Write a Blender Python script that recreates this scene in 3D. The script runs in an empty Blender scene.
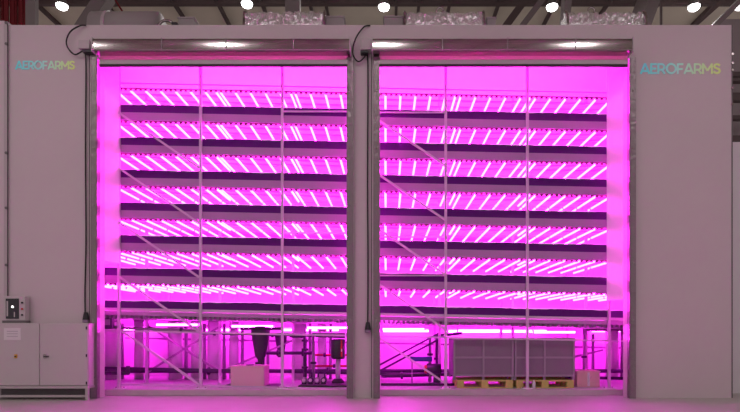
import bpy, bmesh, math, random
from mathutils import Vector, Matrix
random.seed(7)
scene = bpy.context.scene
COL = scene.collection

# ------------------------------------------------------------------ camera, world, exposure
F = 546.0            # focal length in pixels of a 740 px wide frame
EYE = 1.57
VU, VV = 387.0, 332.0
cam = bpy.data.cameras.new('camera')
cam.sensor_width = 36.0
cam.lens = F * 36.0 / 740.0
cam.shift_x = (370.0 - VU) / 740.0
cam.shift_y = (VV - 206.0) / 740.0
cam.clip_end = 300
camo = bpy.data.objects.new('camera', cam)
camo.location = (0, 0, EYE)
camo.rotation_euler = (math.pi / 2, 0, 0)
COL.objects.link(camo)
scene.camera = camo
scene.view_settings.view_transform = 'Standard'
scene.view_settings.look = 'None'
scene.view_settings.exposure = 0.0
scene.view_settings.gamma = 1.0
world = bpy.data.worlds.new('hall_fill')  # added fill light all round, in place of unbuilt hall walls
world.use_nodes = True
world.node_tree.nodes['Background'].inputs[0].default_value = (0.50, 0.40, 0.435, 1)
world.node_tree.nodes['Background'].inputs[1].default_value = 0.93
scene.world = world

TUBE_STRENGTH = 39.0
TUBE_COLOR = (1.0, 0.020, 0.80)
LAMP_W = 165.0
REAR_LAMP_W = 110.0

def PX(u, Y): return (u - VU) * Y / F
def PZ(v, Y): return EYE + (VV - v) * Y / F

# ------------------------------------------------------------------ materials
MATS = {}
def mat(name, col, rough=0.5, metal=0.0, noise=0.0, nscale=6.0, bump=0.0, bscale=30.0, emit=None, estr=0.0, spec=0.5):
    m = bpy.data.materials.new(name)
    m.use_nodes = True
    nt = m.node_tree
    b = nt.nodes['Principled BSDF']
    b.inputs['Base Color'].default_value = (*col, 1)
    b.inputs['Roughness'].default_value = rough
    b.inputs['Metallic'].default_value = metal
    b.inputs['Specular IOR Level'].default_value = spec
    if emit:
        b.inputs['Emission Color'].default_value = (*emit, 1)
        b.inputs['Emission Strength'].default_value = estr
    tc = nt.nodes.new('ShaderNodeTexCoord')
    if noise:
        n = nt.nodes.new('ShaderNodeTexNoise')
        n.inputs['Scale'].default_value = nscale
        n.inputs['Detail'].default_value = 5
        nt.links.new(tc.outputs['Object'], n.inputs['Vector'])
        r = nt.nodes.new('ShaderNodeMix'); r.data_type = 'RGBA'
        r.inputs['A'].default_value = (*[max(0, c * (1 - noise)) for c in col], 1)
        r.inputs['B'].default_value = (*[min(1, c * (1 + noise)) for c in col], 1)
        nt.links.new(n.outputs['Fac'], r.inputs['Factor'])
        nt.links.new(r.outputs['Result'], b.inputs['Base Color'])
    if bump:
        n2 = nt.nodes.new('ShaderNodeTexNoise')
        n2.inputs['Scale'].default_value = bscale
        n2.inputs['Detail'].default_value = 3
        nt.links.new(tc.outputs['Object'], n2.inputs['Vector'])
        bp = nt.nodes.new('ShaderNodeBump')
        bp.inputs['Strength'].default_value = bump
        bp.inputs['Distance'].default_value = 0.05
        nt.links.new(n2.outputs['Fac'], bp.inputs['Height'])
        nt.links.new(bp.outputs['Normal'], b.inputs['Normal'])
    MATS[name] = m
    return m

mat('facade', (0.61, 0.515, 0.555), 0.45, noise=0.03, nscale=0.7)
mat('facade_trim', (0.50, 0.43, 0.46), 0.4)
mat('seam', (0.05, 0.04, 0.045), 0.7)
mat('white_panel', (0.74, 0.70, 0.74), 0.5)
mat('tray_base', (0.42, 0.36, 0.42), 0.8, spec=0.1)
mat('inner_floor', (0.55, 0.50, 0.53), 0.45, noise=0.1, nscale=3)
mat('concrete', (0.46, 0.43, 0.41), 0.42, noise=0.12, nscale=1.6, bump=0.06, bscale=14)
mat('curb_pink_lit', (0.58, 0.42, 0.53), 0.6, noise=0.1, nscale=5)  # some of the pink spill is tinted into the curb's colour
mat('steel', (0.46, 0.41, 0.42), 0.13, 1.0, bump=0.03, bscale=2.0)
mat('guide_steel', (0.27, 0.21, 0.24), 0.3, 0.55, bump=0.6, bscale=7.0)
mat('rubber', (0.015, 0.012, 0.015), 0.6)
mat('galv_pink_lit', (0.70, 0.47, 0.70), 0.5, 0.1, spec=0.3)  # lilac because pink bounce light is mixed into the metal colour
mat('beam_pink_lit', (0.48, 0.235, 0.50), 0.7, spec=0.2)  # grey steel, with the pink bounce light put into its colour
mat('tray_plastic', (0.115, 0.014, 0.19), 0.8, spec=0.08)
mat('cloth', (0.80, 0.76, 0.80), 0.9)
mat('cap', (0.25, 0.07, 0.13), 0.6)
mat('tube', (0.9, 0.8, 0.9), 0.4, emit=TUBE_COLOR, estr=TUBE_STRENGTH)
mat('work_tube', (0.9, 0.8, 0.9), 0.4, emit=(1.0, 0.022, 0.86), estr=70.0)
mat('foil', (0.90, 0.90, 0.92), 0.22, 0.75, bump=1.0, bscale=9.0)
mat('duct_grey', (0.36, 0.32, 0.33), 0.6)
mat('roof_panel', (0.84, 0.79, 0.66), 0.9, noise=0.12, nscale=0.8)
mat('purlin', (0.12, 0.09, 0.09), 0.7)
mat('hall_steel', (0.24, 0.21, 0.21), 0.6)
mat('red_cloth', (0.20, 0.012, 0.02), 0.8)
mat('hall_wall', (0.20, 0.19, 0.16), 0.8, noise=0.15, nscale=0.5)
mat('lamp_body', (0.25, 0.25, 0.26), 0.4, 0.6)
mat('lamp_glow', (1, 1, 1), 0.4, emit=(1.0, 0.97, 0.95), estr=14.0)
mat('cabinet', (0.56, 0.49, 0.52), 0.42, noise=0.02, nscale=1)
mat('cabinet_dark', (0.16, 0.14, 0.15), 0.5)
mat('paper', (0.72, 0.66, 0.70), 0.7)
mat('ink', (0.42, 0.36, 0.42), 0.7)
mat('amber', (0.70, 0.38, 0.05), 0.5)
mat('black_plastic', (0.02, 0.018, 0.025), 0.4)
mat('dark_glass', (0.03, 0.03, 0.035), 0.1)
mat('lens_white', (1, 1, 1), 0.3, emit=(1, 0.98, 0.95), estr=3.0)
mat('red_plastic', (0.55, 0.03, 0.03), 0.4)
mat('bin_pink_lit', (0.25, 0.165, 0.25), 0.6, noise=0.08, nscale=3)  # grey bin with the pink room light tinted in
mat('bin_rib_pink_lit', (0.38, 0.27, 0.38), 0.6)  # ribs carry the same painted-in pink light as the bin
mat('pallet_wood', (0.62, 0.47, 0.16), 0.8, noise=0.2, nscale=8)
mat('tank_pink_lit', (0.84, 0.42, 0.60), 0.5)  # tank plastic, pink light included in its base colour
mat('carton', (0.70, 0.50, 0.45), 0.8, noise=0.05)
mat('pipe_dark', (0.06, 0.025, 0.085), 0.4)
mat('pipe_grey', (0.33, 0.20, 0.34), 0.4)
mat('pipe_red', (0.45, 0.03, 0.05), 0.4)
mat('blue_plastic', (0.05, 0.06, 0.30), 0.4)

# lettering: blue running to green, the sign's own printed colours
def letter_mat(x0, x1):
    m = bpy.data.materials.new('lettering'); m.use_nodes = True
    nt = m.node_tree; b = nt.nodes['Principled BSDF']
    tc = nt.nodes.new('ShaderNodeTexCoord'); sp = nt.nodes.new('ShaderNodeSeparateXYZ')
    mr = nt.nodes.new('ShaderNodeMapRange')
    mr.inputs['From Min'].default_value = x0; mr.inputs['From Max'].default_value = x1
    cr = nt.nodes.new('ShaderNodeValToRGB')
    e = cr.color_ramp.elements
    e[0].position = 0; e[0].color = (0.17, 0.88, 1.0, 1)
    e[1].position = 1; e[1].color = (0.84, 1.0, 0.30, 1)
    k = e.new(0.45); k.color = (0.50, 0.98, 0.92, 1)
    nt.links.new(tc.outputs['Object'], sp.inputs[0]); nt.links.new(sp.outputs['X'], mr.inputs['Value'])
    nt.links.new(mr.outputs['Result'], cr.inputs['Fac']); nt.links.new(cr.outputs['Color'], b.inputs['Base Color'])
    b.inputs['Roughness'].default_value = 0.4
    return m

# ------------------------------------------------------------------ mesh helpers
class MB:
    def __init__(s): s.bm = bmesh.new()
    def box(s, x0, x1, y0, y1, z0, z1, bev=0.0):
        r = bmesh.ops.create_cube(s.bm, size=1.0)
        vs = r['verts']
        for v in vs:
            v.co = Vector(((x0 + x1) / 2 + v.co.x * (x1 - x0), (y0 + y1) / 2 + v.co.y * (y1 - y0), (z0 + z1) / 2 + v.co.z * (z1 - z0)))
        if bev:
            es = list({e for v in vs for e in v.link_edges})
            bmesh.ops.bevel(s.bm, geom=es, offset=bev, segments=2, affect='EDGES', profile=0.5)
        return s
    def bar(s, a, b, w, d=None):
        """rectangular bar from a to b"""
        a, b = Vector(a), Vector(b); d = d or w
        L = (b - a).length; q = (b - a).to_track_quat('Z', 'Y')
        vs = bmesh.ops.create_cube(s.bm, size=1.0)['verts']
        for v in vs:
            v.co = (a + b) / 2 + q @ Vector((v.co.x * w, v.co.y * d, v.co.z * L))
        return s
    def cyl(s, a, b, r, r2=None, n=12, caps=True):
        a, b = Vector(a), Vector(b)
        L = (b - a).length; q = (b - a).to_track_quat('Z', 'Y')
        M = Matrix.Translation((a + b) / 2) @ q.to_matrix().to_4x4()
        bmesh.ops.create_cone(s.bm, cap_ends=caps, segments=n, radius1=r, radius2=r if r2 is None else r2, depth=L, matrix=M)
        return s
    def lathe(s, c, prof, n=20):
        """profile [(r,z)] turned about the vertical axis through c"""
        c = Vector(c); rings = []
        for r, z in prof:
            rings.append([s.bm.verts.new(c + Vector((r * math.cos(2 * math.pi * k / n), r * math.sin(2 * math.pi * k / n), z))) for k in range(n)])
        for A, B in zip(rings, rings[1:]):
            for k in range(n):
                s.bm.faces.new((A[k], A[(k + 1) % n], B[(k + 1) % n], B[k]))
        s.bm.faces.new(list(reversed(rings[0]))); s.bm.faces.new(rings[-1])
        return s
    def pathtube(s, pts, r, n=8):
        pts = [Vector(p) for p in pts]; rings = []
        for i, p in enumerate(pts):
            t = (pts[min(i + 1, len(pts) - 1)] - pts[max(i - 1, 0)]).normalized()
            up = Vector((0, 1, 0)) if abs(t.y) < 0.9 else Vector((1, 0, 0))
            u = t.cross(up).normalized(); w = t.cross(u).normalized()
            rings.append([s.bm.verts.new(p + r * (math.cos(2 * math.pi * k / n) * u + math.sin(2 * math.pi * k / n) * w)) for k in range(n)])
        for A, B in zip(rings, rings[1:]):
            for k in range(n):
                s.bm.faces.new((A[k], A[(k + 1) % n], B[(k + 1) % n], B[k]))
        s.bm.faces.new(rings[0]); s.bm.faces.new(list(reversed(rings[-1])))
        return s
    def build(s, name, m, parent=None, smooth=False, loc=None):
        me = bpy.data.meshes.new(name)
        bmesh.ops.recalc_face_normals(s.bm, faces=s.bm.faces)
        if smooth:
            for f in s.bm.faces: f.smooth = True
        s.bm.to_mesh(me); s.bm.free()
        me.materials.append(MATS[m] if isinstance(m, str) else m)
        o = bpy.data.objects.new(name, me)
        COL.objects.link(o)
        if parent: o.parent = parent
        if loc: o.location = loc
        return o

def tag(o, label, cat, group=None, kind=None):
    o['label'] = label; o['category'] = cat
    if group: o['group'] = group
    if kind: o['kind'] = kind
    return o
def thing(name, label, cat, loc=(0, 0, 0), group=None):
    o = bpy.data.objects.new(name, None); COL.objects.link(o)
    o.location = loc; o.empty_display_size = 0.2
    return tag(o, label, cat, group)
def struct(name, mb, m, parent=None, **k):
    o = mb.build(name, m, parent, **k)
    if not parent: o['kind'] = 'structure'
    return o
def copy_tree(o, parent=None, loc=None):
    c = o.copy(); COL.objects.link(c)
    if parent: c.parent = parent
    if loc is not None: c.location = loc
    for ch in list(o.children):
        if ch.name != c.name: copy_tree(ch, c)
    return c
def bez(p, n=10):
    """smooth polyline through the points (Catmull-Rom)"""
    P = [Vector(q) for q in p]; P = [2 * P[0] - P[1]] + P + [2 * P[-1] - P[-2]]
    out = []
    for i in range(1, len(P) - 2):
        for k in range(n):
            t = k / n
            out.append(0.5 * ((2 * P[i]) + (P[i + 1] - P[i - 1]) * t + (2 * P[i - 1] - 5 * P[i] + 4 * P[i + 1] - P[i + 2]) * t * t + (-P[i - 1] + 3 * P[i] - 3 * P[i + 1] + P[i + 2]) * t ** 3))
    out.append(P[-2]); return out

# ================================================================== THE HALL
FY = 13.0                                       # front face of the grow room
struct('floor', MB().box(-30, 30, -14, 45, -0.2, 0.0), 'concrete')
CZ = 14.0
struct('ceiling', MB().box(-30, 30, -14, 45, CZ, CZ + 0.3), 'roof_panel')
struct('wall_back', MB().box(-30, 30, 44.7, 45, 0, CZ), 'hall_wall')
# purlins across the hall, and the ribs between them
i = 1
for y in [y0 * 2.4 - 3.6 for y0 in range(0, 20)]:
    struct('trim_%d' % i, MB().box(-30, 30, y - 0.09, y + 0.09, CZ - 0.22, CZ - 0.001), 'purlin'); i += 1
for x in [-18.1, -15.6, -13.2, -10.6, -8.0, -6.35, -4.7, -2.9, -2.3, 0.35, 1.2, 2.35, 4.2, 6.3, 8.3, 10.2, 12.3, 14.6]:
    struct('trim_%d' % i, MB().box(x - 0.05, x + 0.05, -13, 44, CZ - 0.16, CZ - 0.002), 'purlin'); i += 1
# heavier steelwork seen over the roof edge
def hbeam(u0, v0, Y0, u1, v1, Y1, w, m='hall_steel'):
    global i
    o = struct('trim_%d' % i, MB().bar((PX(u0, Y0), Y0, PZ(v0, Y0)), (PX(u1, Y1), Y1, PZ(v1, Y1)), w, w * 0.6), m); i += 1
    return o
hbeam(82, 34, 17.2, 108, -6, 17.4, 0.6)
hbeam(32, 34, 16.0, 32, -6, 16.0, 0.28)
hbeam(293, 34, 17.0, 293, -4, 17.0, 0.45)
hbeam(500, 34, 19.4, 528, -4, 19.6, 0.42, 'purlin')
hbeam(516, 34, 19.2, 545, -4, 19.4, 0.34)
hbeam(564, 34, 16.6, 567, -4, 16.6, 0.36)
hbeam(636, 34, 19.3, 650, -4, 19.5, 0.75)
hbeam(704, 36, 16.6, 745, -4, 16.8, 0.26)
hbeam(690, 30, 19.5, 728, -4, 19.6, 0.22, 'purlin')
struct('trim_%d' % i, MB().cyl((PX(661, 17), 17, 8), (PX(661, 17), 17, CZ), 0.04), 'purlin'); i += 1
struct('trim_%d' % i, MB().bar((PX(128, 19.6), 19.6, PZ(-4, 19.6)), (PX(112, 19.6), 19.6, PZ(-4, 19.6)), 0.1), 'purlin'); i += 1
hbeam(113, -4, 19.4, 124, 14, 19.4, 0.09, 'red_cloth')
# the red hanging screen behind the roof edge, in the hall's corner
red = MB()
x0, x1 = PX(-30, 18), PX(27, 18)
n = 28
for k in range(n):
    xa = x0 + (x1 - x0) * k / n; xb = x0 + (x1 - x0) * (k + 1) / n
    red.box(xa, xb, 18 + 0.05 * math.sin(k * 1.7), 18.06 + 0.05 * math.sin(k * 1.7), 0, CZ - 0.25)
tag(red.build('hall_screen', 'red_cloth'), 'dark red hanging screen showing over the roof edge, reaching the hall ceiling', 'screen')

# ------------------------------------------------------------------ hall lamps
def hall_lamp(x, y, z, label, watt=LAMP_W, r=0.17):
    t = thing('high_bay_lamp', label, 'lamp', (x, y, z), 'round hall lamps under the ceiling')
    MB().lathe((0, 0, 0), [(0.05, 0.34), (0.07, 0.30), (r * 0.7, 0.22), (r * 1.05, 0.06), (r * 1.1, 0.02)], 18).build('lamp_housing', 'lamp_body', t, True)
    MB().lathe((0, 0, 0), [(r * 0.45, -0.12), (r * 0.85, -0.07), (r, -0.0), (r, 0.02)], 18).build('lamp_diffuser', 'lamp_glow', t, True)
    MB().cyl((0, 0, 0.34), (0, 0, CZ - z), 0.012, n=6).build('lamp_rod', 'purlin', t)
    ld = bpy.data.lights.new('hall_light', 'AREA'); ld.shape = 'DISK'; ld.size = 0.5; ld.energy = watt; ld.color = (1, 0.95, 0.92)
    lo = bpy.data.objects.new('hall_light', ld); COL.objects.link(lo); lo.parent = t; lo.location = (0, 0, -0.14)
    return t
LY = 19.7
for u, v, s in ((62, 6, 'over the wall panel with the smaller lettering'), (247, 4, 'over the start of the foil-wrapped duct above the first doorway'),
             (384, 7, 'over the pillar between the two doorways'), (552, 7, 'just before the third foil-wrapped duct, near slanting steel'),
             (694, 7, 'over the wall panel with the larger lettering'), (740, 6, 'cut by the frame edge beyond the larger lettering')):
    hall_lamp(PX(u, LY), LY, PZ(v, LY) , 'glowing round hall lamp ' + s, REAR_LAMP_W, 0.2)
for u, v in ((123, 12), (288, 17), (598, 19)):
    pass
for x in (-18.2, -12.4, -6.6, -0.1, 7.8, 13.6):
    for y in (2.9,):
        hall_lamp(x, y, 13.25, 'round lamp in the row over the floor before the doors', LAMP_W, 0.24)

# ================================================================== GROW ROOM SHELL
Ztop = PZ(25, FY)                               # 8.88
Zhd = PZ(50, FY)                                # underside of the header behind the hoods
xL, xLd, xLr = PX(8, FY), PX(100, FY), PX(347, FY)
xRd, xRr, xR = PX(380, FY), PX(627, FY), PX(731.5, FY)
D = 0.22
struct('wall_front_left', MB().box(xL, xLd - 0.002, FY, FY + D, 0, Ztop), 'facade')
struct('wall_front_middle', MB().box(xLr + 0.002, xRd - 0.002, FY, FY + D, 0, Ztop), 'facade')
struct('wall_front_right', MB().box(xRr + 0.002, xR, FY, FY + D, 0, Ztop), 'facade')
struct('wall_front_header_first', MB().box(xLd, xLr, FY, FY + D, Zhd, Ztop), 'facade')
struct('wall_front_header_second', MB().box(xRd, xRr, FY, FY + D, Zhd, Ztop), 'facade')
YB = 17.7
rL, rR = -8.7, 8.1
struct('wall_inner_back', MB().box(rL - .1, rR + .1, YB, YB + 0.12, 0, 8.6), 'white_panel')
struct('wall_inner_left', MB().box(rL - 0.12, rL, FY + D, YB, 0, 8.6), 'white_panel')
struct('wall_inner_right', MB().box(rR, rR + 0.12, FY + D, YB, 0, 8.6), 'white_panel')
struct('ceiling_grow_room', MB().box(rL - 0.12, rR + 0.12, FY + D, YB + 0.12, 8.55, 8.8), 'white_panel')
struct('floor_grow_room', MB().box(rL, rR, 13.62, YB, 0.001, 0.13), 'inner_floor')
struct('trim_90', MB().box(rL + .001, rR - .001, 13.5, 13.62, 0.001, 0.145, 0.01), 'curb_pink_lit')
# white upright panels closing the gap between wall and rack, stopping short of the floor
def side_panel(u0, u1, y0, y1, zb):
    a = Vector((PX(u0, y0), y0, 0)); b = Vector((PX(u1, y1), y1, 0))
    m = MB().bar(a + Vector((0, 0, zb)), a + Vector((0, 0, 8.54)), 0.02)
    bm = m.bm; bm.clear()
    nrm = Vector(((b - a).y, -(b - a).x, 0)).normalized() * 0.03
    vs = [bm.verts.new(p + Vector((0, 0, z))) for z in (zb, 8.54) for p in (a, b, b + nrm, a + nrm)]
    for q in ((0, 1, 2, 3), (4, 5, 6, 7), (0, 1, 5, 4), (1, 2, 6, 5), (2, 3, 7, 6), (3, 0, 4, 7)):
        bm.faces.new([vs[k] for k in q])
    return m
struct('wall_side_panel_left', side_panel(99, 118.5, 13.24, 13.80, PZ(262, 13.5)), 'white_panel')
struct('wall_side_panel_right', side_panel(607.5, 630, 13.80, 13.24, PZ(300, 13.5)), 'white_panel')

# edge trims and seams
struct('trim_60', MB().box(PX(4.5, FY), PX(8.5, FY) , FY - 0.03, FY + 0.3, 0, PZ(22, FY), 0.01), 'facade_trim')
struct('trim_61', MB().box(-11, PX(4.5, FY) - .002, FY - 0.01, FY + 0.2, 0, PZ(21, FY)), 'facade')
struct('trim_62', MB().box(PX(7.6, 12.97), PX(8.2, 12.97), FY - 0.045, FY - 0.031, 1.9, PZ(25, FY)), 'seam')
struct('trim_63', MB().box(PX(89.2, FY), PX(89.8, FY), FY - 0.006, FY + 0.01, 0, PZ(40, FY)), 'seam')
struct('trim_64', MB().box(PX(731.5, FY), PX(732.5, FY), FY - 0.01, FY + 0.3, 0, Ztop), 'cabinet_dark')
struct('trim_66', MB().box(PX(371.2, FY), PX(371.8, FY), FY - 0.006, FY + 0.01, 0, PZ(50, FY)), 'seam')
struct('trim_67', MB().box(PX(354.5, FY), PX(355.2, FY), FY - 0.006, FY + 0.01, 0, PZ(50, FY)), 'facade_trim')
# bolts down the outer corner of the facade
for v in (54, 63, 70, 88, 104):
    tag(MB().cyl((PX(732.6, 12.98), 12.97, PZ(v, 12.98)), (PX(732.6, 12.98), 13.0, PZ(v, 12.98)), 0.03, n=8).build('corner_bolt', 'steel'),
        'shiny bolt in the column on the outer corner beyond the larger lettering', 'bolt', 'bolts on the outer corner')
for v in (23, 44, 153, 208, 265):
    tag(MB().cyl((PX(6.5, 12.97), 12.95, PZ(v, 12.97)), (PX(6.5, 12.97), 12.985, PZ(v, 12.97)), 0.035, n=8).build('corner_bolt', 'cabinet_dark'),
        'dark bolt in the column on the corner strip above the cabinet', 'bolt', 'bolts on the corner strip')

# neighbouring buildings glimpsed past the right-hand corner
struct('wall_neighbour', MB().box(PX(732.8, 14), 12.5, 14.0, 14.2, 0, PZ(142, 14)), 'white_panel')
for k, (va, vb) in enumerate(((78, 81), (88, 96), (128, 142), (103, 107), (52, 57))):
    struct('trim_%d' % (70 + k), MB().box(8.6, 14, 16 + k * .3, 16.2 + k * .3, PZ(vb, 16), PZ(va, 16)), 'purlin')
struct('wall_neighbour_upper', MB().box(PX(728, 17.7), 14, 18.2, 18.4, 0, 12), 'duct_grey')

# ------------------------------------------------------------------ the two roller doors (rolled up)
curtain_mat = mat('curtain_fabric', (0.75, 0.50, 0.58), 0.7)
_nt = curtain_mat.node_tree
_tr = _nt.nodes.new('ShaderNodeBsdfTranslucent'); _tr.inputs[0].default_value = (0.78, 0.45, 0.60, 1)
_mx = _nt.nodes.new('ShaderNodeMixShader'); _mx.inputs[0].default_value = 0.36
_out = [n for n in _nt.nodes if n.type == 'OUTPUT_MATERIAL'][0]
_nt.links.new(_nt.nodes['Principled BSDF'].outputs[0], _mx.inputs[1]); _nt.links.new(_tr.outputs[0], _mx.inputs[2])
_nt.links.new(_mx.outputs[0], _out.inputs[0])
def roller_door(n, ua, ub, ga, gb):
    """ua..ub hood extent, ga..gb opening extent (u at the facade)"""
    t = bpy.data.objects.new('door_%d' % n, None); COL.objects.link(t); t['kind'] = 'structure'
    t.location = (PX((ga + gb) / 2, FY), FY, 0)
    L = Vector(t.location)
    yh = 12.62
    z0, z1 = PZ(50, yh), PZ(38, yh)
    x0, x1 = PX(ua, yh), PX(ub, yh)
    # gently bowed hood
    m = MB(); bm = m.bm
    prof = [(FY - .001, z0), (yh + 0.02, z0), (yh, z0 + 0.02)]
    for k in range(1, 8):
        a = k / 8; prof.append((yh - 0.004 * math.sin(math.pi * a) - 0.0, z0 + 0.02 + (z1 - z0 - 0.05) * a))
    prof += [(yh + 0.005, z1 - 0.03), (yh + 0.03, z1), (FY - .001, z1)]
    A = [bm.verts.new((x0 - L.x, y - L.y, z)) for y, z in prof]; B = [bm.verts.new((x1 - L.x, y - L.y, z)) for y, z in prof]
    for k in range(len(prof)):
        q = (k + 1) % len(prof); bm.faces.new((A[k], A[q], B[q], B[k]))
    bm.faces.new(A); bm.faces.new(list(reversed(B)))
    h = m.build('hood', 'steel', t)
    for x in (x0, x1):
        MB().box(x - L.x - .012, x - L.x + .012, yh - .02 - L.y, FY - .002 - L.y, z0 - .03, z1 + .02).build('hood_end_plate', 'facade_trim', t)
    # seams of the hood sheets
    for f in (0.27, 0.52, 0.78):
        xs = x0 + (x1 - x0) * f - L.x
        MB().box(xs - .008, xs + .008, yh - .018 - L.y, yh + .01 - L.y, z0, z1).build('hood_seam', 'guide_steel', h)
    g0, g1 = PX(ga, FY) - L.x, PX(gb, FY) - L.x
    yb = 12.86
    MB().box(PX(ga, yb) - L.x - .02, PX(gb, yb) - L.x + .02, yb - L.y, yb + 0.06 - L.y, PZ(64, yb), PZ(59.5, yb), 0.006).build('bottom_bar', 'facade_trim', t)
    MB().box(PX(ga, yb) - L.x - .02, PX(gb, yb) - L.x + .02, yb + .005 - L.y, yb + 0.055 - L.y, PZ(66, yb), PZ(64, yb)).build('rubber_seal', 'rubber', t)
    MB().box(PX(ga, yb) - L.x - .02, PX(gb, yb) - L.x + .02, yb + .025 - L.y, yb + .03 - L.y, PZ(60, yb), z0 + .25).build('curtain', curtain_mat, t)
    # guides
    for s, e in ((-1, g0), (1, g1)):
        w = 0.155
        xa, xb = (e - w, e) if s < 0 else (e, e + w)
        m = MB().box(xa, xb, -0.13, -0.002, 0.002, z0 - .04)
        g = m.build('side_guide', 'guide_steel', t)
        xm = xb - .03 if s < 0 else xa + .03
        MB().box(xm - .012, xm + .012, -0.142, -0.129, 0.002, z0 - .05).build('guide_lip', 'guide_steel', g)
        for k in range(6):
            zc = 0.5 + k * 1.35
            MB().cyl(((xa + xb) / 2, -0.145, zc), ((xa + xb) / 2, -0.128, zc), 0.018, n=8).build('bolt', 'steel', g)
    return t
roller_door(1, 92, 350, 100, 347)
roller_door(2, 372, 633, 380, 627)

# ------------------------------------------------------------------ lettering
GLYPH = {   # strokes in a unit-high cell: (width, [polylines])
    'A': (0.96, [[(0.06, 0), (0.48, 1)], [(0.90, 0), (0.48, 1)], [(0.20, 0.27), (0.76, 0.27)]]),
    'E': (0.70, [[(0.10, 0), (0.10, 1)], [(0.10, 0.925), (0.66, 0.925)], [(0.10, 0.5), (0.60, 0.5)], [(0.10, 0.075), (0.66, 0.075)]]),
    'F': (0.68, [[(0.10, 0), (0.10, 1)], [(0.10, 0.925), (0.64, 0.925)], [(0.10, 0.46), (0.58, 0.46)]]),
    'R': (0.80, [[(0.10, 0), (0.10, 1)], [(0.10, 0.925), (0.42, 0.925)] + [(0.42 + 0.26 * math.sin(q * math.pi / 8), 0.655 + 0.27 * math.cos(q * math.pi / 8)) for q in range(9)] + [(0.10, 0.385)], [(0.44, 0.385), (0.72, 0)]]),
    'O': (1.08, [[(0.54 + 0.44 * math.sin(q * math.pi / 12), 0.5 + 0.44 * math.cos(q * math.pi / 12)) for q in range(25)]]),
    'M': (1.06, [[(0.10, 0), (0.10, 1)], [(0.96, 0), (0.96, 1)], [(0.10, 0.95), (0.53, 0.3)], [(0.96, 0.95), (0.53, 0.3)]]),
    'S': (0.74, [[(0.64, 0.80), (0.54, 0.89), (0.36, 0.93), (0.18, 0.86), (0.12, 0.72), (0.20, 0.59), (0.38, 0.51), (0.58, 0.43), (0.65, 0.27), (0.57, 0.13), (0.37, 0.07), (0.20, 0.11), (0.08, 0.21)]]),
}
def lettering(u0, u1, v0, v1, label, cat='sign'):
    W, H = PX(u1, FY) - PX(u0, FY), PZ(v0, FY) - PZ(v1, FY)
    word = 'AEROFARMS'; tot = sum(GLYPH[c][0] for c in word)
    t = thing('wall_lettering', label, cat, (PX(u0, FY), FY - 0.002, PZ(v1, FY)), 'blue to green wall lettering')
    m = letter_mat(0, W); x = 0; kx = W / tot
    for c in word:
        w, strokes = GLYPH[c]
        mb = MB(); sw = 0.19 * H
        for st in strokes:
            for p, q in zip(st, st[1:]):
                P = Vector((x + p[0] * kx, 0, p[1] * H)); Q = Vector((x + q[0] * kx, 0, q[1] * H))
                d = (Q - P).normalized() * (sw * 0.2 if len(st) > 2 else 0.0)
                n = Vector((-(Q - P).z, 0, (Q - P).x)).normalized() * sw / 2
                f = [mb.bm.verts.new(v + Vector((0, y, 0))) for y in (0, -.005 - .0006 * len(mb.bm.faces) / 6) for v in (P - d - n, Q + d - n, Q + d + n, P - d + n)]
                for g in ((0, 1, 2, 3), (4, 5, 6, 7), (0, 1, 5, 4), (1, 2, 6, 5), (2, 3, 7, 6), (3, 0, 4, 7)): mb.bm.faces.new([f[i_] for i_ in g])
        mb.build('letter', m, t)
        x += w * kx
lettering(15.5, 75, 61, 69.5, 'smaller blue to green AEROFARMS lettering on the wall above the electrical cabinet')
lettering(640, 720.5, 63.5, 74, 'larger blue to green AEROFARMS lettering on the bare wall panel')

# ------------------------------------------------------------------ things on the room's roof
def foil_duct(ua, ub, v0, label, ring=None):
    Y = 13.75; x0, x1 = PX(ua, Y), PX(ub, Y); zt = PZ(v0 - 1.2, Y + .2)
    t = thing('foil_wrapped_duct', label, 'duct', ((x0 + x1) / 2, Y + 0.3, Ztop), 'foil-wrapped ducts along the roof edge')
    r = 0.30; h = zt - Ztop
    m = MB(); bm = m.bm; n = 40; W = (x1 - x0) / 2; rings = []
    rnd = random.Random(int(ua))
    for k in range(n + 1):
        x = -W + 2 * W * k / n
        end = min(1, min(k, n - k) / 2.0 + 0.55)
        ring_ = []
        for j in range(17):
            a = math.pi * j / 16
            rr = 1 + rnd.uniform(-0.075, 0.075)
            yy = -math.copysign(abs(math.cos(a)) ** 0.6, math.cos(a)) * r * rr; zz = (abs(math.sin(a)) ** 0.55) * h * rr * (0.9 + 0.1 * end)
            ring_.append(bm.verts.new((x, yy, max(0.0, zz))))
        rings.append(ring_)
    for A, B in zip(rings, rings[1:]):
        for j in range(16): bm.faces.new((A[j], A[j + 1], B[j + 1], B[j]))
    bm.faces.new(rings[0]); bm.faces.new(list(reversed(rings[-1])))
    m.build('foil_wrap', 'foil', t)
    for x in (-W + .02, W - .02):
        c = bez([(x, -r * 1.06, 0.03), (x, -r * .95, h * .8), (x, -r * .5, h * 1.03), (x, 0, h * 1.05)], 6)
        MB().pathtube(c, 0.03).build('end_band', 'steel', t)
    if ring:
        xr = PX(ring, Y) - (x0 + x1) / 2
        pts = [(xr + 0.09 * math.cos(a), -.05, h + 0.09 + 0.1 * math.sin(a)) for a in [2 * math.pi * q / 14 for q in range(15)]]
        MB().pathtube(pts, 0.022).build('lifting_ring', 'steel', t)
    return t
foil_duct(243, 325, 14.5, 'silver foil-wrapped duct on the roof over the first doorway')
foil_duct(404, 485, 15, 'silver foil-wrapped duct on the roof beside the pillar top, over the second doorway', 441)
foil_duct(567, 647, 15, 'silver foil-wrapped duct on the roof at the end of the second doorway, brightest of three', 595)
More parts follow.
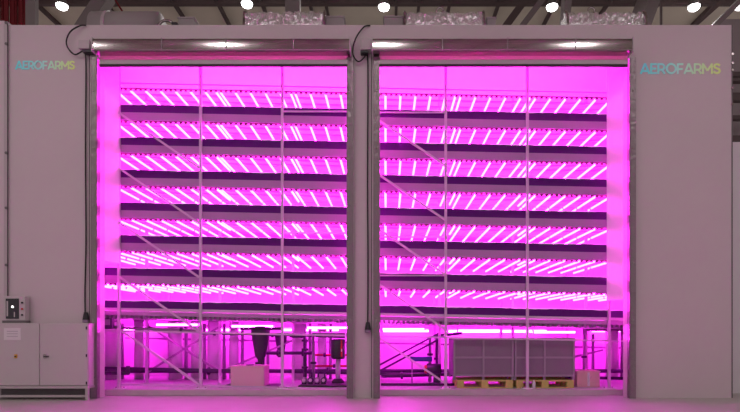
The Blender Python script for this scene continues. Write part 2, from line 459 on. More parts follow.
def roof_box(ua, ub, v0, name, label, m='duct_grey', Y=13.9, d=0.8, grp='grey boxes along the roof edge'):
    x0, x1 = PX(ua, Y), PX(ub, Y)
    t = thing(name, label, 'box', ((x0 + x1) / 2, Y + d / 2, Ztop), grp)
    w = (x1 - x0) / 2; h = PZ(v0, Y) - Ztop
    MB().box(-w, w, -d / 2, d / 2, 0, h - 0.03, 0.015).build('casing', m, t)
    MB().box(-w - .02, w + .02, -d / 2 - .02, d / 2 + .02, h - 0.03, h, 0.01).build('lid', 'facade_trim', t)
struct('ceiling_outer_roof', MB().box(xL, xR, FY + D + .001, YB + .1, 8.8, Ztop), 'facade_trim')
roof_box(326, 344, 16, 'roof_box', 'small grey roof box next to the foil duct over the first doorway')
roof_box(384, 403, 16, 'roof_box', 'small grey roof box between the pillar and the middle foil duct')
roof_box(487, 496, 17, 'roof_box', 'narrow grey roof box at the far end of the middle foil duct')
roof_box(178, 194, 17, 'roof_box', 'grey roof box beyond the chrome hoop over the first doorway')
# long round grey duct lying on the roof over the first doorway
t = thing('round_air_duct', 'long round grey air duct lying on the roof before the chrome hoop', 'duct', (PX(125, 14.1), 14.35, Ztop + .021))
hh = (PZ(15, 14.35) - Ztop) / 2
MB().cyl((PX(92, 14.1) - PX(125, 14.1), 0, hh), (PX(158, 14.1) - PX(125, 14.1), 0, hh), hh, n=20).build('duct_body', 'duct_grey', t, True)
MB().cyl((-.5, 0, hh), (-.42, 0, hh), hh + .02, n=20).build('duct_joint', 'facade_trim', t)
t = thing('chrome_hoop', 'bright chrome hoop standing on the roof over the first doorway', 'pipe', (PX(162, 13.8), 13.8, Ztop + .036))
MB().pathtube(bez([(-.16, 0, 0), (-.14, 0, .28), (0, 0, .5), (.22, 0, .5), (.36, 0, .30), (.38, 0, 0)], 8), 0.035).build('hoop_pipe', 'steel', t, True)
MB().box(.26, .40, -.05, .05, .36, .46).build('clamp', 'black_plastic', t)

# ------------------------------------------------------------------ cables
def cable(name, label, pts, plug):
    P = [(PX(u, Y), Y, PZ(v, Y)) for u, v, Y in pts]
    o = MB().pathtube(bez(P, 8), 0.017).build('cable_sheath', 'rubber', None, True)
    t = thing(name, label, 'cable', P[-1])
    o.parent = t; o.location = -Vector(P[-1])
    pu, pv = plug
    x, z = PX(pu, 12.9), PZ(pv, 12.9)
    q = MB().cyl((x, 12.93, z + .16), (x, 12.93, z - .02), 0.045, 0.075, 12).build('plug', 'black_plastic', t, False, -Vector(P[-1]))
    MB().lathe((x, 12.93, z - .1), [(.02, 0), (.075, .02), (.075, .075), (.03, .09)], 12).build('plug_cap', 'pipe_grey', q)
    return t
cable('power_cable', 'black cable looping off the roof and hanging down beside the electrical cabinet',
      [(86, 25.4, 12.97), (80, 25.8, 12.93), (71, 31, 12.9), (66.5, 40, 12.9), (68, 48, 12.9), (75, 54.5, 12.9), (83, 51, 12.9), (85.5, 54, 12.94), (86, 80, 12.96), (85.5, 150, 12.96), (86, 240, 12.96), (85, 290, 12.96), (85.2, 316, 12.95)], (85.2, 319))
cable('power_cable', 'black cable looping off the roof and hanging down the pillar between the doorways',
      [(370, 25.5, 12.97), (364, 27, 12.93), (357, 36, 12.9), (353, 47, 12.9), (353.5, 56, 12.9), (358.5, 61.5, 12.9), (364.5, 57, 12.9), (366, 51, 12.9), (367.6, 56, 12.95), (368, 90, 12.96), (367.6, 180, 12.96), (368, 260, 12.96), (367.8, 326, 12.95)], (367.8, 329))
# little motor box on the pillar between the hoods
t = thing('junction_box', 'small grey box on the pillar top between the two door hoods', 'box', (PX(366, 12.8), 12.87, PZ(50, 12.8)))
MB().box(-.12, .12, -.1, .12, 0, .26, 0.01).build('casing', 'facade_trim', t); MB().box(-.13, .05, -.06, .1, -.05, .0).build('cable_gland', 'black_plastic', t)
t = thing('junction_box', 'small grey box at the hood end beside the smaller lettering', 'box', (PX(84, 12.8), 12.87, PZ(49, 12.8)))
MB().box(-.12, .14, -.1, .12, 0, .2, 0.01).build('casing', 'facade_trim', t); MB().box(-.05, .18, -.06, .1, -.06, .0).build('cable_gland', 'black_plastic', t)

# ------------------------------------------------------------------ electrical cabinet
CYf, CYb = 12.6, 12.985
cx1 = PX(88, CYf); cx0 = cx1 - 2.30; cz1 = PZ(323, CYf); cz0 = PZ(386, CYf)
t = thing('electrical_cabinet', 'wide grey steel electrical cabinet with two doors below the smaller lettering', 'cabinet', ((cx0 + cx1) / 2, (CYf + CYb) / 2, 0))
L = Vector(t.location)
def lb(x0, x1, y0, y1, z0, z1, b=0): return MB().box(x0 - L.x, x1 - L.x, y0 - L.y, y1 - L.y, z0, z1, b)
lb(cx0, cx1, CYf + .03, CYb, cz0 + .002, cz1, .008).build('cabinet_body', 'cabinet', t)
xm = PX(39.5, CYf)
def cab_door(xa, xb, nm='door'):
    return lb(xa + .008, xb - .008, CYf, CYf + .028, cz0 + .012, cz1 - .012, .006).build(nm, 'cabinet', t)
d1 = cab_door(cx0, xm); d2 = cab_door(xm, cx1)
for o_, u_ in ((d1, 16), (d2, 45)):
    x = PX(u_, CYf); z = PZ(356, CYf)
    h = lb(x - .035, x + .035, CYf - .015, CYf - .001, z - .05, z + .04, .005).build('lock_plate', 'steel' if o_ is d2 else 'amber', o_)
    lb(x - .015, x + (.10 if o_ is d2 else .02), CYf - .04, CYf - .015, z - .02, z + .005, .004).build('latch_handle', 'black_plastic', o_)
lb(PX(4, CYf), PX(21, CYf), CYf - .006, CYf - .001, PZ(340, CYf), PZ(328, CYf)).build('notice_sheet', 'paper', d1)
for v in (331, 333.5, 336):
    lb(PX(7, CYf), PX(18, CYf), CYf - .008, CYf - .006, PZ(v + .6, CYf), PZ(v, CYf)).build('printed_line', 'ink', d1)
for v in (328, 355.5, 383):
    z = PZ(v, CYf)
    lb(cx1 - .045, cx1 - .015, CYf - .02, CYf - .001, z - .035, z + .035, .004).build('hinge', 'black_plastic', d2)
# plinth frame and feet
lb(cx0 - .0, cx1 + .01, CYf - .01, CYb, cz0 - .06, cz0, .004).build('base_rail', 'facade_trim', t)
for x in (cx0 + .04, cx1 - .03):
    for y in (CYf + .03, CYb - .04):
        lb(x - .035, x + .035, y - .03, y + .03, 0.002, cz0 - .06).build('leg', 'facade_trim', t)
lb(cx0 + .1, cx1 - .08, CYf + .03, CYf + .07, .06, .11).build('lower_rail', 'facade_trim', t)
lb(cx0 + .05, cx1 - .08, CYb - .06, CYb - .02, .01, cz0 - .07).build('rear_skirt', 'cabinet_dark', t)
# control box standing on it
Yc = 12.8
x0, x1, z0, z1 = PX(3.5, Yc), PX(25, Yc), cz1 + .002, PZ(296, Yc)
t = thing('control_box', 'small grey control box with dark window and white light, standing on the cabinet', 'control box', ((x0 + x1) / 2, Yc + .08, z0))
w = (x1 - x0) / 2; h = z1 - z0
MB().box(-w - .02, w + .02, -.1, .09, 0, .06, .004).build('base_frame', 'cabinet_dark', t)
MB().box(-w, w, -.08, .09, .06, h, .01).build('enclosure', 'cabinet', t)
wd = MB().box(-w + .06, w - .14, -.092, -.081, .1, h - .06).build('window', 'dark_glass', t)
MB().cyl((-.03, -.1, h * .6), (-.03, -.091, h * .6), .026, n=14).build('indicator_light', 'lens_white', wd)
MB().box(-w + .08, -w + .12, -.097, -.091, .16, h - .12).build('meter', 'steel', wd)
MB().box(0.0, .03, -.097, -.091, .14, .26).build('meter', 'steel', wd)
for zz, mm in ((h * .75, 'black_plastic'), (h * .52, 'red_plastic'), (h * .3, 'black_plastic')):
    MB().cyl((w - .06, -.105, zz), (w - .06, -.081, zz), .022, n=12).build('push_button', mm, t)

# ================================================================== THE GROWING RACK
RY = 13.85                                        # front plane of the rack
K = RY / F
SL = 0.0198
TILT = math.atan(SL)
RX0, RX1 = PX(119, RY), PX(609, RY)
post_u = [119 + 81.67 * k for k in range(7)]
post_x = [PX(u, RY) for u in post_u]
rack = thing('growing_rack', 'tall multi-tier steel growing rack seen through both doorways', 'rack', (0, RY, 0.13))
RO = Vector(rack.location)
def rk(m, name, mt, parent=None, smooth=False):
    o = m.build(name, mt, parent or rack, smooth)
    if not parent: o.location = -RO
    return o
ZT = 8.545
for x in post_x:
    for j, y in enumerate((RY, 15.45, 17.05)):
        if j == 0:
            p = rk(MB().box(x - .032, x + .032, y - .03, y + .03, .146, ZT), 'post', 'galv_pink_lit')
            b = MB().box(x - .13, x + .13, y - .06, y + .12, .1305, .147).build('base_plate', 'cloth', p)
            for s in (-.1, .1): MB().cyl((x + s, y + .05, .147), (x + s, y + .05, .175), .018, n=8).build('anchor_bolt', 'steel', b)
        else:
            rk(MB().box(x - .035, x + .035, y - .03, y + .03, .131, ZT - .3), 'post', 'galv_pink_lit')
for x, zt in ((PX(102.5, RY) , 3.5), (PX(640, RY), 2.5)):
    rk(MB().box(x - .032, x + .032, RY - .03, RY + .03, .131, zt), 'post', 'galv_pink_lit')
# front diagonal braces, all falling the same way
for x0, x1, vs, v0off in ((post_x[0], post_x[1], (113, 168, 222, 276, 328.5), 0), (post_x[3], post_x[4], (112, 166, 220.5, 275, 328.5), 0)):
    for v in vs:
        va = v if x0 == post_x[0] else v - 1
        rk(MB().bar((x0, RY - .06, PZ(va, RY)), (x1, RY - .06, PZ(va + 56, RY)), .055, .05), 'brace', 'galv_pink_lit')
def sz(x): return -SL * x
# long sloping beams along the front and the rear
NT = 7
dk = [108.7 + 32.75 * k for k in range(NT)]
def long_bar(z, y0, y1, hgt, name, m, x0=RX0, x1=RX1):
    a = (x0, (y0 + y1) / 2, z + sz(x0)); b = (x1, (y0 + y1) / 2, z + sz(x1))
    mb = MB(); bm = mb.bm
    vs = [bm.verts.new((x, y, z + sz(x) + dz)) for x in (x0, x1) for y, dz in ((y0, -hgt), (y1, -hgt), (y1, 0), (y0, 0))]
    for q in ((0, 1, 2, 3), (4, 5, 6, 7), (0, 1, 5, 4), (1, 2, 6, 5), (2, 3, 7, 6), (3, 0, 4, 7)): bm.faces.new([vs[k] for k in q])
    return rk(mb, name, m)
PITCH = 32.75 * K
for k in range(NT):
    zt = PZ(dk[k], RY)
    xa = RX0 if k < 5 else -8.2
    xb = RX1 if k < 6 else 7.4
    if k < 6:
        long_bar(zt - .206, RY + .034, RY + .075, .195, 'shelf_beam', 'beam_pink_lit', xa, xb)
        long_bar(zt - .20, 16.95, 16.99, .16, 'shelf_beam', 'beam_pink_lit', xa, xb)
long_bar(PZ(87, RY), RY + .035, RY + .06, .03, 'shelf_beam', 'galv_pink_lit')
# lowest beam (two-rail roller track) and the cross bars of the deck under the lowest tray
z7 = PZ(dk[6], RY)
long_bar(z7 - .20, RY + .034, RY + .075, .07, 'track_beam', 'galv_pink_lit', -8.2, 7.4)
long_bar(z7 - .285, RY + .034, RY + .06, .10, 'track_beam', 'beam_pink_lit', -8.2, 7.4)
m = MB()
x = -8.1
while x < 7.3:
    m.box(x, x + .055, RY + .08, 16.9, z7 - .47 + sz(x), z7 - .38 + sz(x)); x += .125
dg_ = rk(m, 'deck_grating', 'pipe_grey')
# slim rails at hip height, and rear rails
long_bar(PZ(335.5, RY), RY - .02, RY + .02, .045, 'hip_rail', 'galv_pink_lit', -8.2, 7.4)
long_bar(PZ(371, 16), 15.48, 15.52, .08, 'low_rail', 'pipe_dark', -8.2, 7.4)
long_bar(PZ(343, 16), 17.09, 17.13, .06, 'low_rail', 'pipe_grey', -8.2, 7.4)
long_bar(PZ(386, 14.6), RY + .035, RY + .065, .045, 'low_rail', 'galv_pink_lit', post_x[0], post_x[4])
# short light bars in the pillar bays between tiers
for va in (48, ):
    pass
for (xa, xb, v) in ((post_x[2], PX(352, RY), 111.5), (PX(376, RY), post_x[4], 112.5), (PX(376, RY), post_x[4], 275.5), (post_x[2], PX(352, RY), 233), (PX(376, RY), post_x[4], 237)):
    rk(MB().bar((xa, RY - .0, PZ(v, RY)), (xb, RY - .0, PZ(v, RY)), .035), 'tie_rod', 'galv_pink_lit')
# rear cross braces
for xa, va, xb, vb in ((post_x[0], 326, post_x[1], 372), (post_x[1], 326, post_x[0], 372), (post_x[3], 372, post_x[4], 333), (post_x[3], 378, post_x[4], 339), (post_x[5], 372, post_x[6] + .5, 350), (post_x[1], 372, post_x[2], 340)):
    rk(MB().bar((xa, 15.52, PZ(va, 15.5)), (xb, 15.52, PZ(vb, 15.5)), .07, .05), 'rear_brace', 'pipe_dark' if xa == post_x[3] else 'pipe_grey')

# ------------------------------------------------------------------ grow trays and lights, tier by tier
ORD = ['topmost', 'second from the top', 'third from the top', 'fourth from the top', 'fifth from the top', 'sixth from the top', 'lowest']
TS = 0.386
def grow_tray(k):
    zt = PZ(dk[k], RY)
    xa = RX0 if k < 5 else -8.2
    xb = RX1 if k < 6 else 7.4
    t = thing('grow_tray', 'dark purple grow tray with pale cloth edge, %s of the rack\'s seven' % ORD[k], 'grow tray', (0, RY, zt), 'dark grow trays stacked in the rack')
    t.rotation_euler = (0, TILT, 0)
    # shallow tray with open top
    m = MB()
    m.box(xa, xb, .036, .07, -.205, -.012)            # front side
    m.box(xa, xb, 3.05, 3.08, -.19, -.02)          # rear side
    m.box(xa, xa + .03, .07, 3.05, -.19, -.02)
    m.box(xb - .03, xb, .07, 3.05, -.19, -.02)
    for q in range(20):                            # stiffening ribs on the front
        pass
    m.build('tray_rim', 'tray_plastic', t)
    MB().box(xa + .03, xb - .03, .07, 3.05, -.19, -.15).build('tray_floor', 'tray_base', t)
    # growing cloth, sagging a little over the front lip
    m = MB(); bm = m.bm; n = 150; rows = []
    rnd = random.Random(k + 3)
    for i_ in range(n + 1):
        x = xa + .02 + (xb - xa - .04) * i_ / n
        dz = 0.008 * math.sin(x * 3.1 + k) + rnd.uniform(-.006, .006)
        rows.append([bm.verts.new(c) for c in ((x, .025, -.018 + dz * 1.2), (x, .03, -.004), (x, .09, .006 + dz * .5), (x, .5, -.02), (x, 1.5, -.03 + dz), (x, 3.04, -.02))])
    for A, B in zip(rows, rows[1:]):
        for j in range(5): bm.faces.new((A[j], A[j + 1], B[j + 1], B[j]))
    m.build('growing_cloth', 'cloth', t, True)
    return t
def light_frame(k):
    """tubes under tray k-1, over tray k"""
    zt = PZ(dk[k], RY) + PITCH - .415               # tube height
    t = thing('grow_light_frame', 'row of glowing pink tube lights, %s of the rack\'s seven' % ORD[k], 'grow light', (0, RY, zt), 'rows of pink tube lights in the rack')
    t.rotation_euler = (0, TILT, 0)
    ka, kb = -18, 15
    if k >= 5: ka = -20
    if k >= 6: kb = 17
    xa, xb = -.04 + TS * ka - .1, -.04 + TS * kb + .1
    for y in (.20, 1.52, 1.66, 2.98):
        MB().box(xa, xb, y - .02, y + .02, .035, .065).build('fixture_rail', 'galv_pink_lit', t)
    m = MB(); x = xa; up = []; lo = []
    while x < xb:                                   # one toothed strip
        for dx, z in ((0, -.045), (.06, -.045), (.062, .0), (.126, .0)):
            lo.append((x + dx, z)); up.append((x + dx, .025))
        x += .128
    F_ = [[m.bm.verts.new((px, y, pz)) for px, pz in row] for y in (.085, .105) for row in (up, lo)]
    for q in range(len(up) - 1):
        m.bm.faces.new((F_[0][q], F_[0][q + 1], F_[1][q + 1], F_[1][q])); m.bm.faces.new((F_[2][q], F_[2][q + 1], F_[3][q + 1], F_[3][q]))
        m.bm.faces.new((F_[0][q], F_[0][q + 1], F_[2][q + 1], F_[2][q])); m.bm.faces.new((F_[1][q], F_[1][q + 1], F_[3][q + 1], F_[3][q]))
    m.build('hook_row', 'cap', t)
    for row, y0 in ((0, .2), (1, 1.66)):
        for q in range(ka, kb + 1):
            x = -.04 + TS * q
            base = TUBES[row]
            if base is None:
                o = MB().cyl((0, .02, 0), (0, 1.30, 0), .029, n=8).build('tube_light', 'tube', t, True)
                TUBES[row] = o
            else:
                o = base.copy(); COL.objects.link(o); o.parent = t
            o.location = (x, y0, 0)
    for px in post_x[1:6]:                          # the extra tube at each bay's start
        q = math.ceil((px + .10 + .04) / TS)
        o = TUBES[0].copy(); COL.objects.link(o); o.parent = t
        o.location = (-.04 + TS * q - .13, .2, .03)
    for y in (.62, 1.02):                           # bars added to draw dim lines behind the tubes
        MB().box(xa, xb, y - .03, y + .03, .05, .09).build('dim_line_bar', 'pipe_grey', t)
    return t
TUBES = [None, None]
for k in range(NT):
    grow_tray(k); light_frame(k)

# ------------------------------------------------------------------ lamps at the back under the deck
for ua, ub, v, s in ((104, 150, 329, 'at the rack end beside the cabinet'), (205, 243, 330, 'behind the big filter cone'), (280, 340, 330, 'behind the tall black pump'), (382, 430, 331, 'in the braced bay'), (447, 548, 331.5, 'above the grey bins'), (590, 632, 331, 'above the cardboard carton')):
    Y = 17.3
    xa, xb = PX(ua, Y), PX(ub, Y)
    t = thing('batten_lamp', 'glowing pink batten lamp low on the back wall ' + s, 'lamp', ((xa + xb) / 2, Y, PZ(v, Y)), 'batten lamps on the back wall')
    w = (xb - xa) / 2
    MB().cyl((-w, 0, 0), (w, 0, 0), .035, n=10).build('lamp_tube', 'work_tube', t, True)
    MB().box(-w, w, .05, .39, .03, .08).build('lamp_bracket', 'white_panel', t)
    for s in (-w, w - .04): MB().box(s, s + .04, -.04, .06, -.04, .05).build('end_cap', 'galv_pink_lit', t)

for k in range(6):
    xc = (post_x[k] + post_x[k + 1]) / 2; Y = 15.0
    where = ('in the bay next to the cabinet', 'over the pale square tank\'s neighbouring bay', 'over the black pump bases', 'in the braced bay by the pillar', 'over the first grey bin', 'over the cardboard carton')[k]
    zd = z7 - .475 + sz(xc)
    t = thing('deck_lamp', 'glowing pink lamp hung under the lowest deck ' + where, 'lamp', (xc, Y, zd - .12), 'lamps hung under the lowest deck')
    MB().cyl((-.6, 0, 0), (.6, 0, 0), .03, n=10).build('lamp_tube', 'work_tube', t, True)
    for s in (-.6, .57):
        MB().box(s, s + .03, -.035, .035, -.035, .045).build('end_cap', 'galv_pink_lit', t)
        MB().box(s + .005, s + .02, -.01, .01, .045, .12).build('hanger', 'galv_pink_lit', t)

# ------------------------------------------------------------------ grey bins on pallets
FZ = .131
def pallet(ua, ub, Y, label, dy=1.0):
    x0, x1 = PX(ua, Y), PX(ub, Y); w = (x1 - x0) / 2
    zt = PZ(380, Y)
    t = thing('pallet', label, 'pallet', ((x0 + x1) / 2, Y + dy / 2, FZ), 'wooden pallets under the grey bins')
    h = zt - FZ
    for y in [-dy / 2 + .05, -dy / 4, 0, dy / 4, dy / 2 - .05]:
        MB().box(-w, w, y - .05, y + .05, h - .04, h, .004).build('deck_board', 'pallet_wood', t)
    for y in (-dy / 2 + .05, 0, dy / 2 - .05):
        MB().box(-w, w, y - .05, y + .05, 0, .025, .003).build('bottom_board', 'pallet_wood', t)
        for x in (-w + .09, 0, w - .09):
            MB().box(x - .09, x + .09, y - .05, y + .05, .025, h - .04, .004).build('block', 'pallet_wood', t)
def bulk_bin(ua, ub, Y, label, dy=1.1):
    x0, x1 = PX(ua, Y), PX(ub, Y); w = (x1 - x0) / 2
    zb, zt = PZ(376.5, Y), PZ(338, Y); base = PZ(380, Y) + .001
    t = thing('storage_bin', label, 'storage bin', ((x0 + x1) / 2, Y + dy / 2, base), 'grey storage bins on pallets')
    H = zt - base; b = zb - base
    m = MB()
    m.box(-w, w, -dy / 2, -dy / 2 + .04, b, H).box(-w, w, dy / 2 - .04, dy / 2, b, H)
    m.box(-w, -w + .04, -dy / 2 + .04, dy / 2 - .04, b, H).box(w - .04, w, -dy / 2 + .04, dy / 2 - .04, b, H).box(-w + .04, w - .04, -dy / 2 + .04, dy / 2 - .04, b, b + .04)
    m.build('bin_body', 'bin_pink_lit', t)
    f = -dy / 2
    for z in (H - .05, b + (H - b) * .47, b):
        MB().box(-w - .01, w + .01, f - .025, f - .001, z, z + .045).build('horizontal_rib', 'bin_rib_pink_lit', t)
    for x in (-w + .02, 0, w - .02):
        MB().box(x - .022, x + .022, f - .032, f - .001, b + .05, H - .06).build('vertical_rib', 'bin_rib_pink_lit', t)
        for y in (f + .05, -f - .05):
            MB().box(x - .03, x + .03, y - .03, y + .03, 0, b - .001).build('foot', 'bin_rib_pink_lit', t)
pallet(457, 513, 14.0, 'pale yellow wooden pallet under the grey bin nearer the pillar')
pallet(516.5, 574, 14.0, 'pale yellow wooden pallet under the grey bin nearer the cartons')
bulk_bin(453.5, 513.4, 14.0, 'large dark grey ribbed bin on a pallet, the one nearer the pillar')
bulk_bin(514.6, 574.5, 14.0, 'large dark grey ribbed bin on a pallet, the one beside the cartons')
# white bottle hanging by the pallets
tag(MB().lathe((PX(534, 13.93), 13.955, FZ), [(.03, 0), (.045, .01), (.045, .14), (.02, .18), (.02, .21)], 12).build('plastic_bottle', 'cloth', None, True),
    'small white bottle standing before the pallet beside a rack post', 'bottle')
# cartons
def box_thing(name, ua, ub, v0, v1, Y, d, m, label, cat, grp=None, lid=True, floor=FZ):
    x0, x1 = PX(ua, Y), PX(ub, Y); w = (x1 - x0) / 2; z0 = max(floor, PZ(v1, Y))
    t = thing(name, label, cat, ((x0 + x1) / 2, Y + d / 2, z0), grp)
    h = PZ(v0, Y) - z0
    MB().box(-w, w, -d / 2, d / 2, 0, h - .03, .01).build('box_body', m, t)
    if lid: MB().box(-w - .012, w + .012, -d / 2 - .012, d / 2 + .012, h - .03, h, .008).build('lid', m, t)
    return t, w, h, d
t, w, h, d = box_thing('carton', 577, 600, 371, 392, 14.3, .5, 'carton', 'pink-lit cardboard carton beside the grey bins', 'box', None)
MB().box(-.03, .03, -d / 2 - .014, -d / 2 - .001, 0.02, h - .04).build('tape_strip', 'cloth', t)
MB().bar((-.01, -d / 2 - .004, .12), (.07, -d / 2 - .004, .28), .02, .004).build('printed_mark', 'pipe_grey', t)
MB().bar((-.01, -d / 2 - .004, .28), (.0, -d / 2 - .004, .12), .02, .004).build('printed_mark', 'pipe_grey', t)
t, w, h, d = box_thing('dosing_tank', 230.5, 264, 366, 386.5, 14.25, .6, 'tank_pink_lit', 'pale square tank under the big dark filter cone', 'tank', None, floor=PZ(386.5, 14.25))
dt = t
box_thing('skid_base', 219, 276, 386.6, 392, 14.15, .95, 'black_plastic', 'low black base slab carrying the pale square tank', 'base', None, False)
MB().cyl((0, 0, h), (0, 0, h + .02), .1, n=16).build('tank_cap', 'black_plastic', dt)
box_thing('skid_base', 298, 352, 384.5, 392, 14.2, 1.3, 'black_plastic', 'low black base slab carrying the pumps beside the pillar', 'base', None, False)
# filter cones
def cone_filter(u, v0, v1, Y, r, label):
    x = PX(u, Y); z1 = PZ(v0, Y); z0 = PZ(v1, Y)
    t = thing('filter_cone', label, 'filter', (x, Y, z0), 'dark tapering filter vessels')
    h = z1 - z0
    MB().lathe((0, 0, 0), [(r * .22, .0), (r * .28, h * .12), (r * .55, h * .22), (r * .95, h * .85), (r, h * .93), (r * .9, h * .97)], 20).build('vessel', 'pipe_dark', t, True)
    MB().lathe((0, 0, 0), [(r * 1.15, h * .93), (r * 1.15, h * .975), (r * .8, h * 1.0), (r * .3, h * 1.02)], 20).build('vessel_lid', 'black_plastic', t, True)
    MB().box(-r * .5, r * .25, -r * .2, r * .2, -.005, .05).build('outlet_valve', 'black_plastic', t)
    MB().cyl((-r * 2.1, 0, h * .955), (r * 2.1, 0, h * .955), .035, n=10).build('inlet_pipe', 'pipe_dark', t)
cone_filter(260.5, 327, 364, 14.6, .26, 'large dark tapering filter vessel above the pale square tank')
cone_filter(281, 333, 357, 16.2, .19, 'smaller dark tapering filter vessel behind the rack post')
# tall cartridge pump by the pillar
Y = 14.6
t = thing('cartridge_pump', 'tall black pump standing on the black base beside the pillar', 'pump', (PX(338, Y), Y, PZ(384.4, 14.2)))
h = PZ(339, Y) - t.location.z
MB().lathe((0, 0, 0), [(.17, h * .55), (.19, h * .6), (.19, h * .98), (.15, h)], 18).build('motor', 'black_plastic', t, True)
MB().cyl((0, 0, .12), (0, 0, h * .55), .065, n=14).build('shaft_column', 'galv_pink_lit', t, True)
MB().lathe((0, 0, 0), [(.17, 0), (.17, .05), (.1, .12)], 16).build('pump_foot', 'black_plastic', t)
MB().box(.09, .13, -.195, -.15, h * .6, h * .98).build('warning_stripe', 'red_plastic', t)
MB().box(.10, .125, -.199, -.195, h * .72, h * .78).build('label_tag', 'cloth', t)
# run of small pumps on the base
for k, u in enumerate((304.5, 311, 317.5, 324)):
    Y = 14.42; x = PX(u, Y); r = .075
    t = thing('small_pump', 'small dark pump in the row on the black base before the pillar', 'pump', (x, Y, PZ(384.4, 14.2)), 'row of small pumps')
    MB().cyl((-.0, -.12, .1), (0, .12, .1), r, n=14).build('pump_motor', 'pipe_dark' if k % 2 else 'pipe_grey', t, True)
    MB().box(-.06, .06, -.1, .1, 0, .04).build('pump_foot', 'black_plastic', t)
    MB().cyl((0, -.16, .1), (0, -.12, .1), r * .6, n=12).build('pump_head', 'galv_pink_lit', t)
    MB().cyl((.02, 0, .16), (.02, 0, .3), .022, n=8).build('outlet_pipe', 'pipe_dark', t)
# motor by the dark stair in the bay next to the pillar
Y = 15.0
t = thing('gear_motor', 'dark motor on the floor of the bay just before the grey bins', 'motor', (PX(437, Y), Y, FZ))
MB().lathe((0, 0, 0), [(.2, 0), (.2, .04), (.1, .06), (.1, .3)], 16).build('stand', 'pipe_dark', t)
MB().cyl((-.28, 0, .42), (.1, 0, .42), .15, n=18).build('motor_body', 'pipe_dark', t, True)
MB().cyl((-.34, 0, .42), (-.28, 0, .42), .11, n=16).build('fan_cover', 'red_plastic', t)
t = thing('control_unit', 'blue-black control unit on a low stand in the braced bay beside the pillar', 'control unit', (PX(421, 15.3), 15.3, FZ))
MB().box(-.3, .3, -.15, .15, .62, .75, .01).build('casing', 'blue_plastic', t)
for s in (-.25, .25): MB().box(s - .02, s + .02, -.02, .02, 0, .62).build('leg', 'pipe_grey', t)
# small hanging box in the outermost bay
t = thing('switch_box', 'dark switch box on the rack end above the electrical cabinet side', 'box', (PX(107, 14.0), 14.0, PZ(329, 14.0)))
MB().box(-.12, .12, 0, .15, 0, .3, .01).build('casing', 'pipe_dark', t); MB().box(-.08, .08, -.012, -.001, .1, .25).build('cover', 'pipe_grey', t)

# ------------------------------------------------------------------ pipework on the back wall side
def pipe(pts, r, m, label, name='water_pipe', flanges=(), grp=None, fl='pipe_dark'):
    P = [Vector((PX(u, Y), Y, PZ(v, Y))) for u, v, Y in pts]
    P = [Vector((p.x, p.y, max(p.z, FZ + .002 + (0 if abs(P[0].z-P[-1].z) > .2 else r)))) for p in P]
    t = thing(name, label, 'pipe', P[0], grp)
    mb = MB()
    for a, b in zip(P, P[1:]): mb.cyl(a - P[0], b - P[0], r, n=10)
    for p in P[1:-1]: bmesh.ops.create_uvsphere(mb.bm, u_segments=10, v_segments=6, radius=r * 1.12, matrix=Matrix.Translation(p - P[0]))
    mb.build('pipe_run', m, t, True)
    for s, f in flanges:
        a, b = P[s], P[s + 1]; c = a.lerp(b, f) - P[0]; dr = (b - a).normalized()
        MB().cyl(c - dr * .03, c + dr * .03, r * 1.9, n=12).build('flange', fl, t)
    return t
pipe([(263, 392, 15.0), (263, 353, 15.0), (313, 353, 15.0)], .045, 'pipe_dark', 'dark bent pipe rising beside the pale tank and running towards the pumps', flanges=((0, .55), (1, .3), (1, .8)))
pipe([(305, 381, 15.1), (305, 336, 15.1), (290, 336, 15.1)], .05, 'pipe_dark', 'dark upright pipe with flanges in the middle of the bay before the pillar', flanges=((0, .3), (0, .7), (0, .9)))
pipe([(313.5, 382, 14.8), (313.5, 334, 14.8), (345, 334, 14.8)], .045, 'pipe_grey', 'grey pipe bending over beside the tall black pump', flanges=((0, .4),))
pipe([(315, 355, 15.6), (347, 355, 15.6)], .03, 'pipe_red', 'thin red pipe level behind the tall black pump, upper of two', flanges=((0, .3),))
pipe([(315, 366, 15.7), (347, 366, 15.7)], .03, 'pipe_red', 'thin red pipe level behind the tall black pump, lower of two', flanges=((0, .6),))
pipe([(200, 333, 15.9), (345, 337, 15.9)], .035, 'pipe_dark', 'long dark pipe running level high behind the filter vessels', flanges=((0, .1), (0, .5), (0, .7)))
pipe([(268, 388, 16.1), (268, 330, 16.1)], .04, 'pipe_grey', 'slim grey upright pipe just behind the pale tank')
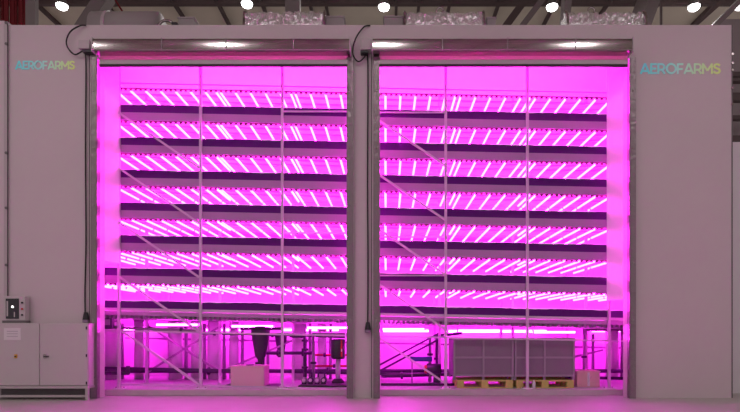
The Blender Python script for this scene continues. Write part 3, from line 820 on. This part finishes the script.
pipe([(584, 388, 15.2), (584, 330, 15.2), (628, 330, 15.2)], .04, 'pipe_grey', 'grey pipe rising beside the cartons and bending towards the door edge', flanges=((0, .5),))
pipe([(593, 388, 16.2), (593, 334, 16.2)], .04, 'pipe_grey', 'slim upright pipe behind the cardboard carton')
pipe([(430, 388, 15.7), (430, 336, 15.7)], .045, 'pipe_grey', 'grey upright pipe behind the dark motor, one nearer the pillar', flanges=((0, .6),))
pipe([(437, 388, 15.9), (437, 336, 15.9), (462, 333, 15.9)], .045, 'pipe_dark', 'dark pipe rising behind the motor and bending over the grey bins', flanges=((0, .5),))
pipe([(100, 327, 14.2), (196, 331, 14.2)], .035, 'pipe_grey', 'grey pipe running level under the lowest tray beside the cabinet side', flanges=((0, .2), (0, .85)))
pipe([(100, 373, 14.7), (128, 373, 14.7), (128, 366, 14.7)], .05, 'pipe_dark', 'short dark pipe low in the end bay beside the cabinet side')
pipe([(381, 389, 14.6), (455, 386, 14.6)], .035, 'pipe_dark', 'dark pipe along the floor of the braced bay beside the pillar')
pipe([(381, 376, 15.4), (450, 374, 15.4)], .055, 'pipe_dark', 'thick dark pipe low across the braced bay beside the pillar', flanges=((0, .3),))
# long dark pipe low along the back over the whole rack
pipe([(60, 371, 16.4), (655, 371, 16.4)], .06, 'pipe_dark', 'long thick dark pipe low along the back of the whole room', flanges=((0, .08), (0, .25), (0, .45)))
# round white water columns standing along the back wall
for k, u in enumerate((112, 139, 176, 196, 214, 234, 300, 322, 612)):
    Y = 16.72; x = PX(u, Y)
    t = thing('water_column', 'pale upright column standing in the row along the back wall', 'column', (x, Y, FZ), 'pale upright columns along the back wall')
    w_ = .14 if k % 2 else .19
    MB().cyl((0, 0, 0), (0, 0, 1.75), w_, n=16).build('column_shell', 'white_panel', t, True)
    MB().cyl((0, 0, 1.75), (0, 0, 1.8), w_ * 1.1, n=16).build('column_cap', 'pipe_grey', t)
    MB().cyl((w_ + .12, 0, 0), (w_ + .12, 0, 1.7), .05, n=10).build('overflow_pipe', 'pipe_grey', t, True)
